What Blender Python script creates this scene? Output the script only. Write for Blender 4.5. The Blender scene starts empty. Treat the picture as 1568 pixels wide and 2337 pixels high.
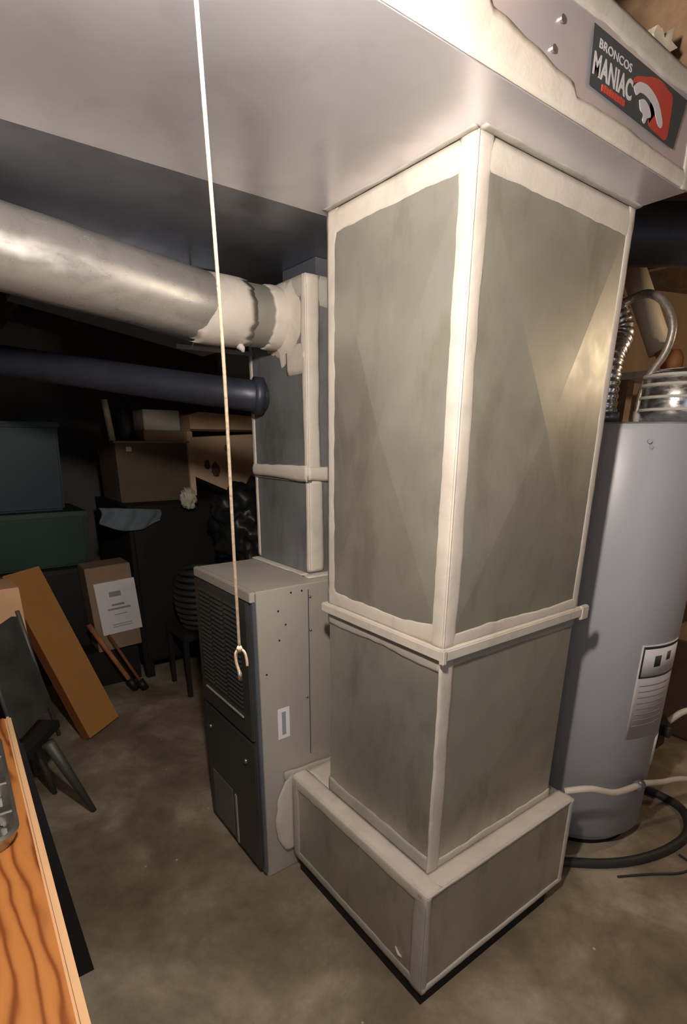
import bpy, bmesh, math, random
from math import sin, cos, pi, radians
from mathutils import Vector, Matrix, noise
random.seed(7)
scene = bpy.context.scene
C = scene.collection

# ------------------------------------------------------------------ camera
yaw, pit, rol = 0.644886, -0.317503, 0.005996
F = Vector((sin(yaw)*cos(pit), cos(yaw)*cos(pit), sin(pit)))
R = F.cross(Vector((0, 0, 1))).normalized()
U = R.cross(F)
R2 = R*cos(rol)+U*sin(rol)
U2 = -R*sin(rol)+U*cos(rol)
cam = bpy.data.cameras.new('camera')
camo = bpy.data.objects.new('camera', cam)
C.objects.link(camo)
m = Matrix((R2, U2, -F)).transposed().to_4x4()
m.translation = Vector((-0.82382, -0.73337, 1.41154))
camo.matrix_world = m
cam.sensor_fit = 'HORIZONTAL'
cam.sensor_width = 36
cam.lens = 1216.28/1568*36
cam.shift_x = 0.0
cam.shift_y = (1405.3-1168.5)/1568
cam.clip_start = 0.02
scene.camera = camo

# ------------------------------------------------------------------ world, exposure
w = bpy.data.worlds.new('world')
scene.world = w
w.use_nodes = True
w.node_tree.nodes['Background'].inputs[0].default_value = (0.55, 0.62, 0.75, 1)
w.node_tree.nodes['Background'].inputs[1].default_value = 0.02
vs = scene.view_settings
vs.view_transform = 'Standard'
vs.look = 'None'
vs.exposure = 0.08
vs.gamma = 1
vs.use_curve_mapping = False

def bulb_light(name, loc, power, color, rad):
    l = bpy.data.lights.new(name, 'POINT')
    l.energy = power
    l.color = color
    l.shadow_soft_size = rad
    o = bpy.data.objects.new(name, l)
    o.location = loc
    C.objects.link(o)
    return o
BULB = Vector((-0.655, -0.395, 1.765))
BULB_STRENGTH = 1080
BULB2 = Vector((1.98, -0.58, 1.80))
bulb_light('far_bulb_light', BULB2, 15, (1.0, 0.76, 0.52), 0.03)
# the photographer's phone torch, beside the lens
bulb_light('phone_torch', (-0.93, -0.70, 1.47), 1.6, (0.92, 0.94, 1.0), 0.012)
# added cool fill behind the camera, to lift the drop duct's right face
al = bpy.data.lights.new('cool_fill_light', 'AREA')
al.energy = 3.6
al.color = (0.72, 0.80, 1.0)
al.shape = 'RECTANGLE'
al.size = 0.9
al.size_y = 1.2
alo = bpy.data.objects.new('cool_fill_light', al)
alo.location = (-0.3, -2.1, 1.3)
alo.rotation_euler = (radians(90), 0, radians(-5))
C.objects.link(alo)

# ------------------------------------------------------------------ materials
def newmat(name):
    mt = bpy.data.materials.new(name)
    mt.use_nodes = True
    nt = mt.node_tree
    b = nt.nodes['Principled BSDF']
    return mt, nt, b
def ramp(nt, fac, stops):
    r = nt.nodes.new('ShaderNodeValToRGB')
    els = r.color_ramp.elements
    els[0].position = stops[0][0]; els[0].color = (*stops[0][1], 1)
    els[1].position = stops[-1][0]; els[1].color = (*stops[-1][1], 1)
    for p, c in stops[1:-1]:
        e = els.new(p); e.color = (*c, 1)
    nt.links.new(fac, r.inputs[0])
    return r.outputs[0]
def coords(nt, scale=(1, 1, 1), rot=(0, 0, 0)):
    t = nt.nodes.new('ShaderNodeTexCoord')
    mp = nt.nodes.new('ShaderNodeMapping')
    mp.inputs['Scale'].default_value = scale
    mp.inputs['Rotation'].default_value = rot
    nt.links.new(t.outputs['Object'], mp.inputs[0])
    return mp.outputs[0]
def noise_tex(nt, vec, scale, detail=4, rough=0.55, dist=0.0):
    n = nt.nodes.new('ShaderNodeTexNoise')
    n.inputs['Scale'].default_value = scale
    n.inputs['Detail'].default_value = detail
    n.inputs['Roughness'].default_value = rough
    n.inputs['Distortion'].default_value = dist
    nt.links.new(vec, n.inputs['Vector'])
    return n.outputs[0]
def bump(nt, b, h, strength, dist=0.002):
    bp = nt.nodes.new('ShaderNodeBump')
    bp.inputs['Strength'].default_value = strength
    bp.inputs['Distance'].default_value = dist
    nt.links.new(h, bp.inputs['Height'])
    nt.links.new(bp.outputs[0], b.inputs['Normal'])
def sc3(c, k): return tuple(min(1, x*k) for x in c)

def galv(name, col, metal=0.75, rough=(0.38, 0.55), scale=(1, 1, 1), var=0.22, bs=0.05):
    mt, nt, b = newmat(name)
    v = coords(nt, scale)
    n = noise_tex(nt, v, 3.0, 6, 0.62, 0.6)
    c = ramp(nt, n, [(0.28, sc3(col, 1-var)), (0.5, col), (0.72, sc3(col, 1+var))])
    # handling smears: soft blotches drawn out vertically
    vs2 = coords(nt, (scale[0]*1.6, scale[1]*1.6, scale[2]*0.6))
    ns = noise_tex(nt, vs2, 5.5, 7, 0.6, 0.3)
    cs = ramp(nt, ns, [(0.36, (1-var*1.1, 1-var*1.2, 1-var*1.4)), (0.47, (1, 1, 1)), (0.60, (1, 1, 1)), (0.70, (1+var*0.5, 1+var*0.45, 1+var*0.35))])
    mx = nt.nodes.new('ShaderNodeMix'); mx.data_type = 'RGBA'; mx.blend_type = 'MULTIPLY'
    mx.inputs[0].default_value = 1.0
    nt.links.new(c, mx.inputs[6]); nt.links.new(cs, mx.inputs[7])
    nt.links.new(mx.outputs[2], b.inputs['Base Color'])
    n2 = noise_tex(nt, v, 14, 4)
    r = ramp(nt, n2, [(0.3, (rough[0],)*3), (0.7, (rough[1],)*3)])
    nt.links.new(r, b.inputs['Roughness'])
    b.inputs['Metallic'].default_value = metal
    bump(nt, b, n2, bs, 0.001)
    return mt
def paint(name, col, rough=0.6, var=0.1, nscale=6, bs=0.1, metal=0.0, scale=(1, 1, 1), spec=0.5):
    mt, nt, b = newmat(name)
    v = coords(nt, scale)
    n = noise_tex(nt, v, nscale, 5)
    c = ramp(nt, n, [(0.3, sc3(col, 1-var)), (0.7, sc3(col, 1+var))])
    nt.links.new(c, b.inputs['Base Color'])
    b.inputs['Roughness'].default_value = rough
    b.inputs['Metallic'].default_value = metal
    b.inputs['Specular IOR Level'].default_value = spec
    if bs: bump(nt, b, n, bs)
    return mt

M = {}
M['galv'] = galv('galvanized_sheet', (0.47, 0.465, 0.405), metal=0.66, rough=(0.40, 0.50), var=0.15)
M['galv_blue'] = galv('galvanized_trunk', (0.80, 0.79, 0.85), metal=0.70, rough=(0.30, 0.36), var=0.05, bs=0.02)
M['galv_dark'] = galv('darkened_galvanized', (0.30, 0.32, 0.37), metal=0.7, rough=(0.30, 0.4), var=0.12)  # dull tone puts the overhead duct's dark reflection into the colour
M['galv_pipe'] = galv('bright_galvanized_pipe', (0.66, 0.64, 0.61), metal=0.75, rough=(0.24, 0.40), scale=(1.5, 3, 3), var=0.10, bs=0.05)
M['galv_side'] = galv('galvanized_plenum', (0.30, 0.32, 0.33), metal=0.55)
M['dark_pipe'] = galv('dark_duct_metal', (0.05, 0.057, 0.078), metal=0.5, rough=(0.35, 0.5))
M['silver'] = galv('shiny_foil', (0.6, 0.6, 0.6), metal=0.95, rough=(0.15, 0.4), scale=(3, 3, 8), bs=0.5)
def mastic(name, col):
    mt, nt, b = newmat(name)
    v = coords(nt, (1, 1, 1))
    n = noise_tex(nt, v, 9, 6, 0.6, 0.8)
    c = ramp(nt, n, [(0.25, sc3(col, 0.80)), (0.5, col), (0.75, sc3(col, 1.08))])
    nt.links.new(c, b.inputs['Base Color'])
    b.inputs['Roughness'].default_value = 0.62
    n2 = noise_tex(nt, v, 30, 5, 0.6, 1.0)
    bump(nt, b, n2, 0.35, 0.003)
    return mt
M['mastic'] = mastic('mastic_cream', (0.60, 0.555, 0.49))
M['mastic_thin'] = mastic('mastic_thin_coat', (0.45, 0.43, 0.385))

# concrete floor
def concrete():
    mt, nt, b = newmat('stained_concrete')
    v = coords(nt)
    n1 = noise_tex(nt, v, 1.9, 7, 0.6, 0.5)
    c1 = ramp(nt, n1, [(0.36, (0.17, 0.135, 0.090)), (0.5, (0.26, 0.212, 0.148)), (0.62, (0.43, 0.37, 0.285))])
    n2 = noise_tex(nt, v, 11, 6, 0.65)
    c2 = ramp(nt, n2, [(0.35, (0.72, 0.70, 0.68)), (0.65, (1.1, 1.1, 1.1))])
    mx = nt.nodes.new('ShaderNodeMix'); mx.data_type = 'RGBA'; mx.blend_type = 'MULTIPLY'
    mx.inputs[0].default_value = 0.8
    nt.links.new(c1, mx.inputs[6]); nt.links.new(c2, mx.inputs[7])
    # small pale specks of spilled mastic
    vo = nt.nodes.new('ShaderNodeTexVoronoi'); vo.inputs['Scale'].default_value = 9
    nt.links.new(v, vo.inputs['Vector'])
    sp = ramp(nt, vo.outputs['Distance'], [(0.03, (1, 1, 1)), (0.045, (0, 0, 0))])
    mx2 = nt.nodes.new('ShaderNodeMix'); mx2.data_type = 'RGBA'
    nt.links.new(sp, mx2.inputs[0]); nt.links.new(mx.outputs[2], mx2.inputs[6])
    mx2.inputs[7].default_value = (0.55, 0.50, 0.42, 1)
    nt.links.new(mx2.outputs[2], b.inputs['Base Color'])
    b.inputs['Roughness'].default_value = 0.62
    bump(nt, b, n2, 0.25, 0.004)
    return mt
M['floor'] = concrete()

def wood(name, c1, c2, scale, dist, rough=0.4, axis=(1, 1, 1)):
    mt, nt, b = newmat(name)
    v = coords(nt, axis)
    wv = nt.nodes.new('ShaderNodeTexWave')
    wv.wave_type = 'BANDS'; wv.bands_direction = 'X'
    wv.inputs['Scale'].default_value = scale
    wv.inputs['Distortion'].default_value = dist
    wv.inputs['Detail'].default_value = 3
    wv.inputs['Detail Scale'].default_value = 0.9
    nt.links.new(v, wv.inputs['Vector'])
    c = ramp(nt, wv.outputs[1], [(0.0, c1), (0.16, tuple(0.4*a+0.6*b2 for a, b2 in zip(c1, c2))), (0.42, c2), (1.0, sc3(c2, 1.12))])
    nt.links.new(c, b.inputs['Base Color'])
    b.inputs['Roughness'].default_value = rough
    return mt
M['pine'] = wood('varnished_pine', (0.24, 0.065, 0.014), (0.50, 0.20, 0.055), 13, 12, 0.42, (1, 0.24, 1))
M['pine_edge'] = paint('pine_edging', (0.78, 0.50, 0.27), 0.45, 0.12, 8, 0.02, scale=(1, 0.2, 3))
M['apron'] = paint('apron_grey', (0.27, 0.24, 0.19), 0.6, 0.25, 6, 0.05, scale=(1, 0.3, 3))
M['joist'] = paint('joist_wood', (0.30, 0.19, 0.11), 0.7, 0.25, 9, 0.1, scale=(0.3, 3, 3))
M['wall'] = paint('cellar_wall', (0.15, 0.14, 0.13), 0.85, 0.25, 2.5, 0.3)
M['panel_wall'] = paint('brown_wall', (0.30, 0.20, 0.115), 0.7, 0.2, 3, 0.1, scale=(1, 4, 0.6))
M['ceiling'] = paint('ceiling_boards', (0.16, 0.11, 0.075), 0.8, 0.3, 5, 0.1, scale=(0.4, 4, 1))
M['furn_side'] = galv('furnace_steel', (0.47, 0.445, 0.395), metal=0.25, rough=(0.45, 0.6), var=0.05, bs=0.02)
M['furn_front'] = paint('furnace_front_paint', (0.060, 0.062, 0.058), 0.42, 0.2, 5, 0.02, metal=0.3)
M['furn_trim'] = paint('furnace_trim', (0.15, 0.17, 0.20), 0.4, 0.1, 5, 0, metal=0.4)
M['slot'] = paint('louver_black', (0.008, 0.008, 0.008), 0.7, 0.1, 5, 0)
M['patch'] = paint('grey_patch', (0.14, 0.145, 0.13), 0.5, 0.15, 5, 0)
M['tank'] = paint('water_heater_paint', (0.43, 0.445, 0.49), 0.38, 0.03, 3, 0.01)
M['sticker'] = paint('paper_label', (0.60, 0.58, 0.60), 0.5, 0.04, 10, 0)
M['sticker2'] = paint('pale_paper', (0.82, 0.81, 0.83), 0.5, 0.03, 10, 0)
M['ink'] = paint('dark_ink', (0.035, 0.045, 0.05), 0.5, 0.1, 10, 0)
M['ink_grey'] = paint('grey_ink', (0.30, 0.31, 0.34), 0.5, 0.1, 10, 0)
M['brownink'] = paint('brown_ink', (0.16, 0.10, 0.06), 0.5, 0.1, 10, 0)
M['black'] = paint('black_plastic', (0.014, 0.015, 0.016), 0.5, 0.2, 4, 0.05)
M['black_matte'] = paint('black_matte', (0.006, 0.006, 0.006), 0.8, 0.2, 4, 0.05)
M['black_bag'] = paint('bin_liner_plastic', (0.014, 0.016, 0.018), 0.42, 0.2, 5, 0.3)
M['rubber'] = paint('dark_rubber', (0.03, 0.03, 0.03), 0.55, 0.2, 5, 0.02)
M['orange'] = paint('orange_card', (0.54, 0.26, 0.075), 0.6, 0.06, 5, 0.02)
M['orange_dark'] = paint('shaded_card_and_stick', (0.22, 0.07, 0.02), 0.6, 0.06, 5, 0.02)  # shade of the leaning box's sides put into the colour; also the stick
M['tan_light'] = paint('light_card', (0.78, 0.47, 0.26), 0.7, 0.08, 6, 0.02)
M['card'] = paint('cardboard', (0.86, 0.63, 0.42), 0.8, 0.1, 5, 0.03)
M['card_tape'] = paint('card_tape', (0.16, 0.10, 0.06), 0.5, 0.1, 5, 0)
M['card_mark'] = paint('card_stain', (0.26, 0.17, 0.10), 0.8, 0.3, 14, 0)
M['card_dark'] = paint('dark_cardboard', (0.13, 0.095, 0.06), 0.8, 0.15, 5, 0.03)
M['card_mid'] = paint('dull_cardboard', (0.30, 0.21, 0.14), 0.8, 0.15, 5, 0.03)
M['blue_bin'] = paint('blue_plastic', (0.012, 0.036, 0.048), 0.5, 0.15, 3, 0.02)
M['green_bin'] = paint('green_plastic', (0.022, 0.058, 0.045), 0.5, 0.12, 3, 0.02)
M['cloth_grey'] = paint('blue_grey_cloth', (0.12, 0.15, 0.18), 0.9, 0.2, 12, 0.4)
M['cloth_pale'] = paint('pale_rag', (0.52, 0.48, 0.40), 0.9, 0.2, 12, 0.4)
M['chair_grey'] = paint('grey_vinyl', (0.065, 0.066, 0.058), 0.6, 0.3, 12, 0.1)
M['grey_metal'] = paint('grey_metal', (0.10, 0.10, 0.09), 0.5, 0.2, 6, 0.02, metal=0.3)
M['white_bar'] = paint('off_white_plastic', (0.55, 0.53, 0.47), 0.6, 0.1, 6, 0.02)
M['cord'] = paint('cream_cord', (0.62, 0.49, 0.34), 0.7, 0.12, 300, 0.2)
M['steel'] = paint('nickel', (0.45, 0.43, 0.40), 0.3, 0.1, 20, 0, metal=0.9)
M['hose_grey'] = paint('braided_hose', (0.33, 0.29, 0.25), 0.4, 0.25, 90, 0.4, metal=0.5)
M['cream_pvc'] = paint('cream_pipe', (0.85, 0.74, 0.56), 0.5, 0.08, 6, 0)
M['white_hose'] = paint('white_hose', (0.66, 0.60, 0.50), 0.5, 0.08, 12, 0)
M['insul'] = paint('pale_insulation', (0.80, 0.72, 0.58), 0.9, 0.2, 20, 0.6)
M['copper'] = paint('copper', (0.75, 0.30, 0.12), 0.35, 0.15, 10, 0, metal=0.8)
M['rust'] = paint('rusty_brick_red', (0.42, 0.16, 0.06), 0.6, 0.3, 12, 0.2)
M['logo_dark'] = paint('decal_slate', (0.045, 0.055, 0.062), 0.45, 0.1, 10, 0)
M['logo_white'] = paint('decal_white', (0.55, 0.54, 0.56), 0.45, 0.03, 10, 0)
M['logo_red'] = paint('decal_red', (0.45, 0.055, 0.040), 0.45, 0.08, 10, 0)
M['porcelain'] = paint('porcelain', (0.75, 0.73, 0.68), 0.25, 0.03, 10, 0)
M['clear'] = paint('worn_tin', (0.42, 0.42, 0.38), 0.28, 0.25, 14, 0.1, metal=0.85)
def emis(name, col, s):
    mt, nt, b = newmat(name)
    b.inputs['Emission Color'].default_value = (*col, 1)
    b.inputs['Emission Strength'].default_value = s
    return mt
M['glow'] = emis('lit_bulb_glass', (1, 0.88, 0.775), BULB_STRENGTH)

# ------------------------------------------------------------------ helpers
def obj(name, bm, mat, parent=None, smooth=False):
    me = bpy.data.meshes.new(name)
    bmesh.ops.recalc_face_normals(bm, faces=bm.faces)
    bm.to_mesh(me); bm.free()
    me.materials.append(mat)
    if smooth:
        for p in me.polygons: p.use_smooth = True
    o = bpy.data.objects.new(name, me)
    C.objects.link(o)
    if parent is not None:
        o.parent = parent
        o.matrix_parent_inverse = Matrix.Translation(parent.location).inverted() if parent.type == 'EMPTY' else Matrix.Identity(4)
    return o
def thing(name, label, cat, loc, group=None):
    o = bpy.data.objects.new(name, None)
    o.empty_display_size = 0.05
    o.location = loc
    C.objects.link(o)
    return tag(o, label, cat, group)
def tag(o, label, cat, group=None):
    o['label'] = label; o['category'] = cat
    if group: o['group'] = group
    return o
def struct(o):
    o['kind'] = 'structure'
    return o
def box(bm, x0, x1, y0, y1, z0, z1, bev=0.0):
    mt = Matrix.Translation(((x0+x1)/2, (y0+y1)/2, (z0+z1)/2)) @ Matrix.Diagonal((x1-x0, y1-y0, z1-z0, 1))
    g = bmesh.ops.create_cube(bm, size=1, matrix=mt)
    if bev:
        es = set()
        for v in g['verts']:
            for e in v.link_edges: es.add(e)
        bmesh.ops.bevel(bm, geom=list(es), offset=bev, segments=2, affect='EDGES')
    return bm
def B(*a, **k): return box(bmesh.new(), *a, **k)
def tube(bm, pts, r, seg=14, cap=True):
    """r: number or list"""
    pts = [Vector(p) for p in pts]
    rs = r if isinstance(r, (list, tuple)) else [r]*len(pts)
    rings = []
    t0 = (pts[1]-pts[0]).normalized()
    up = Vector((0, 0, 1)) if abs(t0.z) < 0.9 else Vector((1, 0, 0))
    a = t0.cross(up).normalized()
    for i, p in enumerate(pts):
        t = (pts[min(i+1, len(pts)-1)]-pts[max(i-1, 0)]).normalized()
        a = (a-t*a.dot(t)).normalized()
        b = t.cross(a)
        rings.append([bm.verts.new(p+(a*cos(2*pi*k/seg)+b*sin(2*pi*k/seg))*rs[i]) for k in range(seg)])
    for i in range(len(rings)-1):
        for k in range(seg):
            bm.faces.new((rings[i][k], rings[i][(k+1) % seg], rings[i+1][(k+1) % seg], rings[i+1][k]))
    if cap:
        bm.faces.new(rings[0][::-1]); bm.faces.new(rings[-1])
    return bm
def T(*a, **k): return tube(bmesh.new(), *a, **k)
def smoothpts(pts, n=8):
    pts = [Vector(p) for p in pts]; out = []
    for i in range(len(pts)-1):
        p0 = pts[max(i-1, 0)]; p1 = pts[i]; p2 = pts[i+1]; p3 = pts[min(i+2, len(pts)-1)]
        for k in range(n):
            t = k/n
            out.append(0.5*((2*p1)+(-p0+p2)*t+(2*p0-5*p1+4*p2-p3)*t*t+(-p0+3*p1-3*p2+p3)*t**3))
    out.append(pts[-1])
    return out
def shade(o, ang=35):
    for p in o.data.polygons: p.use_smooth = True
    o.data.set_sharp_from_angle(angle=radians(ang))
    return o
SEED = [0]
def wob(t, amp, seed):
    return amp*(noise.noise((t*7, seed*13.7, 0))*0.75+noise.noise((t*26, seed*5.1, 3))*0.35+noise.noise((t*3, seed*3.3, 7))*0.7)
def strip(O, u, v, n, L, w0, w1, j0=0.0, j1=0.006, th=0.003, bm=None, step=0.010, curve=None):
    """a brushed slab: runs along u for L from O, from w0 to w1 across v, ragged by j0 / j1 on each side, th proud along n"""
    if bm is None: bm = bmesh.new()
    O, u, v, n = Vector(O), Vector(u), Vector(v), Vector(n)
    SEED[0] += 1; s = SEED[0]
    N = max(4, int(L/step)); K = 5
    rows = []
    for i in range(N+1):
        t = L*i/N
        a = w0+wob(t, j0, s); b = w1+wob(t, j1, s+50)
        if curve: b += curve(t)
        row = []
        for k in range(K+1):
            f = k/K
            h = th*(1.0-0.65*abs(2*f-1)**3)+0.0008*noise.noise((t*30, f*6, s))
            row.append(bm.verts.new(O+u*t+v*(a+(b-a)*f)+n*h))
        rows.append(row)
    base = []
    for i, row in enumerate(rows):
        base.append((bm.verts.new(row[0].co-n*(row[0].co-O).dot(n)-n*0.001), bm.verts.new(row[-1].co-n*(row[-1].co-O).dot(n)-n*0.001)))
    for i in range(N):
        for k in range(K):
            bm.faces.new((rows[i][k], rows[i+1][k], rows[i+1][k+1], rows[i][k+1]))
        bm.faces.new((base[i][0], base[i+1][0], rows[i+1][0], rows[i][0]))
        bm.faces.new((rows[i][-1], rows[i+1][-1], base[i+1][1], base[i][1]))
        bm.faces.new((base[i][1], base[i+1][1], base[i+1][0], base[i][0]))
    for i in (0, N):
        bm.faces.new([base[i][0]]+rows[i]+[base[i][1]])
    return bm
X, Y, Z = Vector((1, 0, 0)), Vector((0, 1, 0)), Vector((0, 0, 1))
def crossbox(x0, x1, y0, y1, z0, z1, d=0.006):
    """sheet metal box whose side panels are cross-broken (creased corner to corner)"""
    bm = bmesh.new()
    c = [bm.verts.new(p) for p in ((x0, y0, z0), (x1, y0, z0), (x1, y1, z0), (x0, y1, z0), (x0, y0, z1), (x1, y0, z1), (x1, y1, z1), (x0, y1, z1))]
    bm.faces.new((c[3], c[2], c[1], c[0])); bm.faces.new(c[4:])
    for (a, b, e, f), n in (((0, 1, 5, 4), -Y), ((1, 2, 6, 5), X), ((2, 3, 7, 6), Y), ((3, 0, 4, 7), -X)):
        q = [c[i] for i in (a, b, e, f)]
        m_ = bm.verts.new(sum((v.co for v in q), Vector())/4+n*d)
        for i in range(4): bm.faces.new((q[i], q[(i+1) % 4], m_))
    return bm
def quad(pts, th, n):
    """a thin slab with the given outline, thickness th towards n"""
    bm = bmesh.new(); n = Vector(n).normalized()
    a = [bm.verts.new(Vector(p)+n*th) for p in pts]; b = [bm.verts.new(Vector(p)) for p in pts]
    bm.faces.new(a); bm.faces.new(b[::-1])
    for i in range(len(pts)):
        j = (i+1) % len(pts)
        bm.faces.new((a[i], b[i], b[j], a[j]))
    return bm

# ------------------------------------------------------------------ room shell
struct(obj('floor', B(-2.6, 3.1, -2.4, 4.1, -0.1, 0), M['floor']))
struct(obj('wall_back', B(-2.7, 3.2, 4.1, 4.2, -0.1, 2.35), M['wall']))
struct(obj('wall_left', B(-2.7, -2.6, -2.4, 4.1, -0.1, 2.35), M['wall']))
struct(obj('wall_right', B(3.1, 3.2, -2.4, 4.1, -0.1, 2.35), M['panel_wall']))
struct(obj('wall_front', B(-2.7, 3.2, -2.5, -2.4, -0.1, 2.35), M['wall']))
struct(obj('ceiling', B(-2.6, 3.1, -2.4, 4.1, 2.35, 2.4), M['ceiling']))
for i, xx in enumerate((-2.1, -1.6, -1.15, -0.25, 0.15, 0.62, 1.05, 1.5, 1.95, 2.4, 2.85)):
    j = obj('ceiling_joist', B(xx-0.02, xx+0.02, -2.4, 4.1, 2.15, 2.35), M['joist'])
    struct(j)

# ------------------------------------------------------------------ return air trunk
TY0, TY1, TZ0, TZ1, TX1 = -0.105, 0.452, 1.90, 2.075, 0.524
tr = thing('return_air_trunk_duct', 'wide flat galvanized trunk duct overhead, its lit side carrying a red and dark decal', 'duct', (-0.9, 0.17, TZ0))
obj('duct_body', B(-2.55, TX1, TY0, TY1, TZ0, TZ1, bev=0.002), M['galv_blue'], tr)
# ragged mastic band along the lower edge of the near side, broad at left
def tband(t):
    x = -2.4+t
    if x < -0.11: return 0.022+0.075*min(1, max(0, (-0.11-x)/0.05))
    if x < 0.10: return 0.02-0.02*((x+0.11)/0.21)
    return -0.012
bm = strip((-2.4, TY0, TZ0), X, Z, -Y, 2.4+TX1, 0.001, 0.046, 0, 0.006, 0.003, curve=tband)
obj('mastic_band', bm, M['mastic'], tr, True)
bm = strip((-2.4, TY0, TZ1), X, -Z, -Y, 2.4+TX1, 0.001, 0.038, 0, 0.010, 0.003)
obj('mastic_band', bm, M['mastic_thin'], tr, True)
bm = strip((TX1-0.03, TY0, TZ0), Z, X, -Y, TZ1-TZ0, 0.0, 0.03, 0.003, 0, 0.004)
obj('end_flange', bm, M['mastic_thin'], tr, True)
for (x, z) in ((0.045, 2.005), (0.031, 1.966)):
    obj('screw', T([(x, TY0, z), (x, TY0-0.004, z)], 0.005, 10), M['steel'], tr)
# the decal
def sp(x, z, d=0.0): return Vector((x, TY0-0.0032-d, z))
SK = [(0.125, 2.028), (0.130, 1.954), (0.432, 1.947), (0.456, 2.029)]
st = obj('decal', quad([sp(*p) for p in SK], 0.0006, -Y), M['logo_dark'], tr)
st['label'] = 'dark decal with white lettering and a red and white emblem'
def curve_shape(name, pts, mat, depth, par, n=6, closed=True):
    P = smoothpts([Vector((x, 0, z)) for x, z in pts]+[Vector((pts[0][0], 0, pts[0][1]))], n)[:-1]
    bm = bmesh.new()
    a = [bm.verts.new(sp(p.x, p.z, depth)) for p in P]
    f = bm.faces.new(a)
    bmesh.ops.triangulate(bm, faces=[f])
    r = bmesh.ops.extrude_face_region(bm, geom=list(bm.faces))
    for v in r['geom']:
        if isinstance(v, bmesh.types.BMVert): v.co.y += depth*0.5
    return obj(name, bm, mat, par)
def text(body, name, x, z, wid, hei, mat, par, off, depth=0.0013):
    cu = bpy.data.curves.new(name, 'FONT')
    cu.body = body; cu.size = 1.0; cu.extrude = 0.01; cu.offset = off; cu.space_character = 1.06
    to = bpy.data.objects.new(name, cu); C.objects.link(to)
    bpy.context.view_layer.update()
    me = bpy.data.meshes.new_from_object(to.evaluated_get(bpy.context.evaluated_depsgraph_get()))
    bpy.data.objects.remove(to)
    xs_ = [v.co.x for v in me.vertices]; ys_ = [v.co.y for v in me.vertices]
    x0, x1, y0, y1 = min(xs_), max(xs_), min(ys_), max(ys_)
    for v in me.vertices:
        v.co = sp(x+(v.co.x-x0)/(x1-x0)*wid, z+(v.co.y-y0)/(y1-y0)*hei, depth+v.co.z*0.02)
    me.materials.clear(); me.materials.append(mat)
    o = bpy.data.objects.new(name, me); C.objects.link(o)
    o.parent = par
    return o
text('BRONCOS', 'lettering', 0.1445, 2.0040, 0.103, 0.0115, M['logo_white'], st, 0.016)
text('MANIAC', 'lettering', 0.1335, 1.9680, 0.124, 0.0290, M['logo_white'], st, 0.03)
bm = bmesh.new()
for i in range(9):
    xx = 0.165+i*0.0084
    box(bm, xx, xx+0.0068, TY0-0.0052, TY0-0.0038, 1.9555, 1.9640+0.001*(i % 2))
obj('small_red_line', bm, M['logo_red'], st)
# emblem: red mane with white head
curve_shape('red_emblem', [(0.256, 1.995), (0.266, 2.006), (0.298, 2.015), (0.322, 2.022), (0.352, 2.025), (0.378, 2.021), (0.398, 2.016), (0.402, 1.985), (0.398, 1.953),
                            (0.370, 1.951), (0.334, 1.954), (0.326, 1.962), (0.340, 1.974), (0.352, 1.980), (0.340, 1.996), (0.300, 2.003)], M['logo_red'], 0.0012, st)
curve_shape('white_emblem', [(0.260, 1.990), (0.276, 2.001), (0.305, 2.005), (0.335, 2.000), (0.356, 1.990), (0.374, 1.972), (0.372, 1.963), (0.360, 1.964),
                              (0.346, 1.974), (0.334, 1.984), (0.310, 1.990), (0.285, 1.989), (0.272, 1.982)], M['logo_white'], 0.0018, st)
curve_shape('white_emblem', [(0.284, 1.979), (0.300, 1.984), (0.320, 1.979), (0.330, 1.968), (0.318, 1.962), (0.312, 1.953), (0.303, 1.956), (0.304, 1.964), (0.292, 1.967)], M['logo_white'], 0.0018, st)

# supply-side sheet metal beyond the trunk, dark reflection put into its metal colour
dk = thing('supply_trunk_duct', 'blue grey overhead duct, toned dark for its reflection, right behind the bright trunk, above the round pipe', 'duct', (-0.9, 0.8, 1.918))
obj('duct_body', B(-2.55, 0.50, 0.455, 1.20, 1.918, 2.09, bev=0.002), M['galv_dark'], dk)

# ------------------------------------------------------------------ return drop
W, D, ZF, ZT, ZB, E, YF = 0.524, 0.430, 0.9687, 0.367, 0.050, 0.054, 0.567
dr = thing('return_air_drop_duct', 'big square galvanized drop duct with cream sealed seams standing in front', 'duct', (W/2, D/2, 0.02))
obj('upper_section', crossbox(0, W, 0, D, ZF, TZ0-0.001, 0.020), M['galv'], dr)
obj('lower_section', crossbox(0.002, W-0.002, 0.002, D-0.002, ZT-0.004, ZF, 0.018), M['galv'], dr)
bt = obj('boot', crossbox(-E, W+E, -E, YF-0.002, ZB, ZT, 0.006), M['galv'], dr)
obj('support_base', B(-E+0.006, W+E-0.07, -E+0.006, YF-0.03, 0.0, ZB), M['black_matte'], dr)
# flange ring (S and drive slips)
bm = bmesh.new()
g = 0.016
box(bm, -g, W+g, -g, D+g, ZF-0.013, ZF+0.013, 0.003)
obj('flange', bm, M['mastic'], dr)
bm = B(W+g-0.012, W+g+0.022, -g-0.003, -g+0.012, ZF-0.022, ZF+0.017, 0.003)
obj('flange_tab', bm, M['mastic'], dr)
bm = B(-g-0.004, -g+0.010, -g-0.004, -g+0.010, ZF-0.018, ZF+0.018, 0.003)
obj('flange_tab', bm, M['mastic'], dr)
def band(*a, mat='mastic', name='mastic_band', par=None, **k):
    return obj(name, strip(*a, **k), M[mat], par or dr, True)
H1 = TZ0-ZF-0.012
# upper section: near corner, both faces
band((0, 0, ZF+0.012), Z, Y, -X, H1, -0.003, 0.040, 0, 0.006, 0.004)
band((0, 0, ZF+0.012), Z, X, -Y, H1, -0.003, 0.040, 0, 0.007, 0.004)
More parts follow.
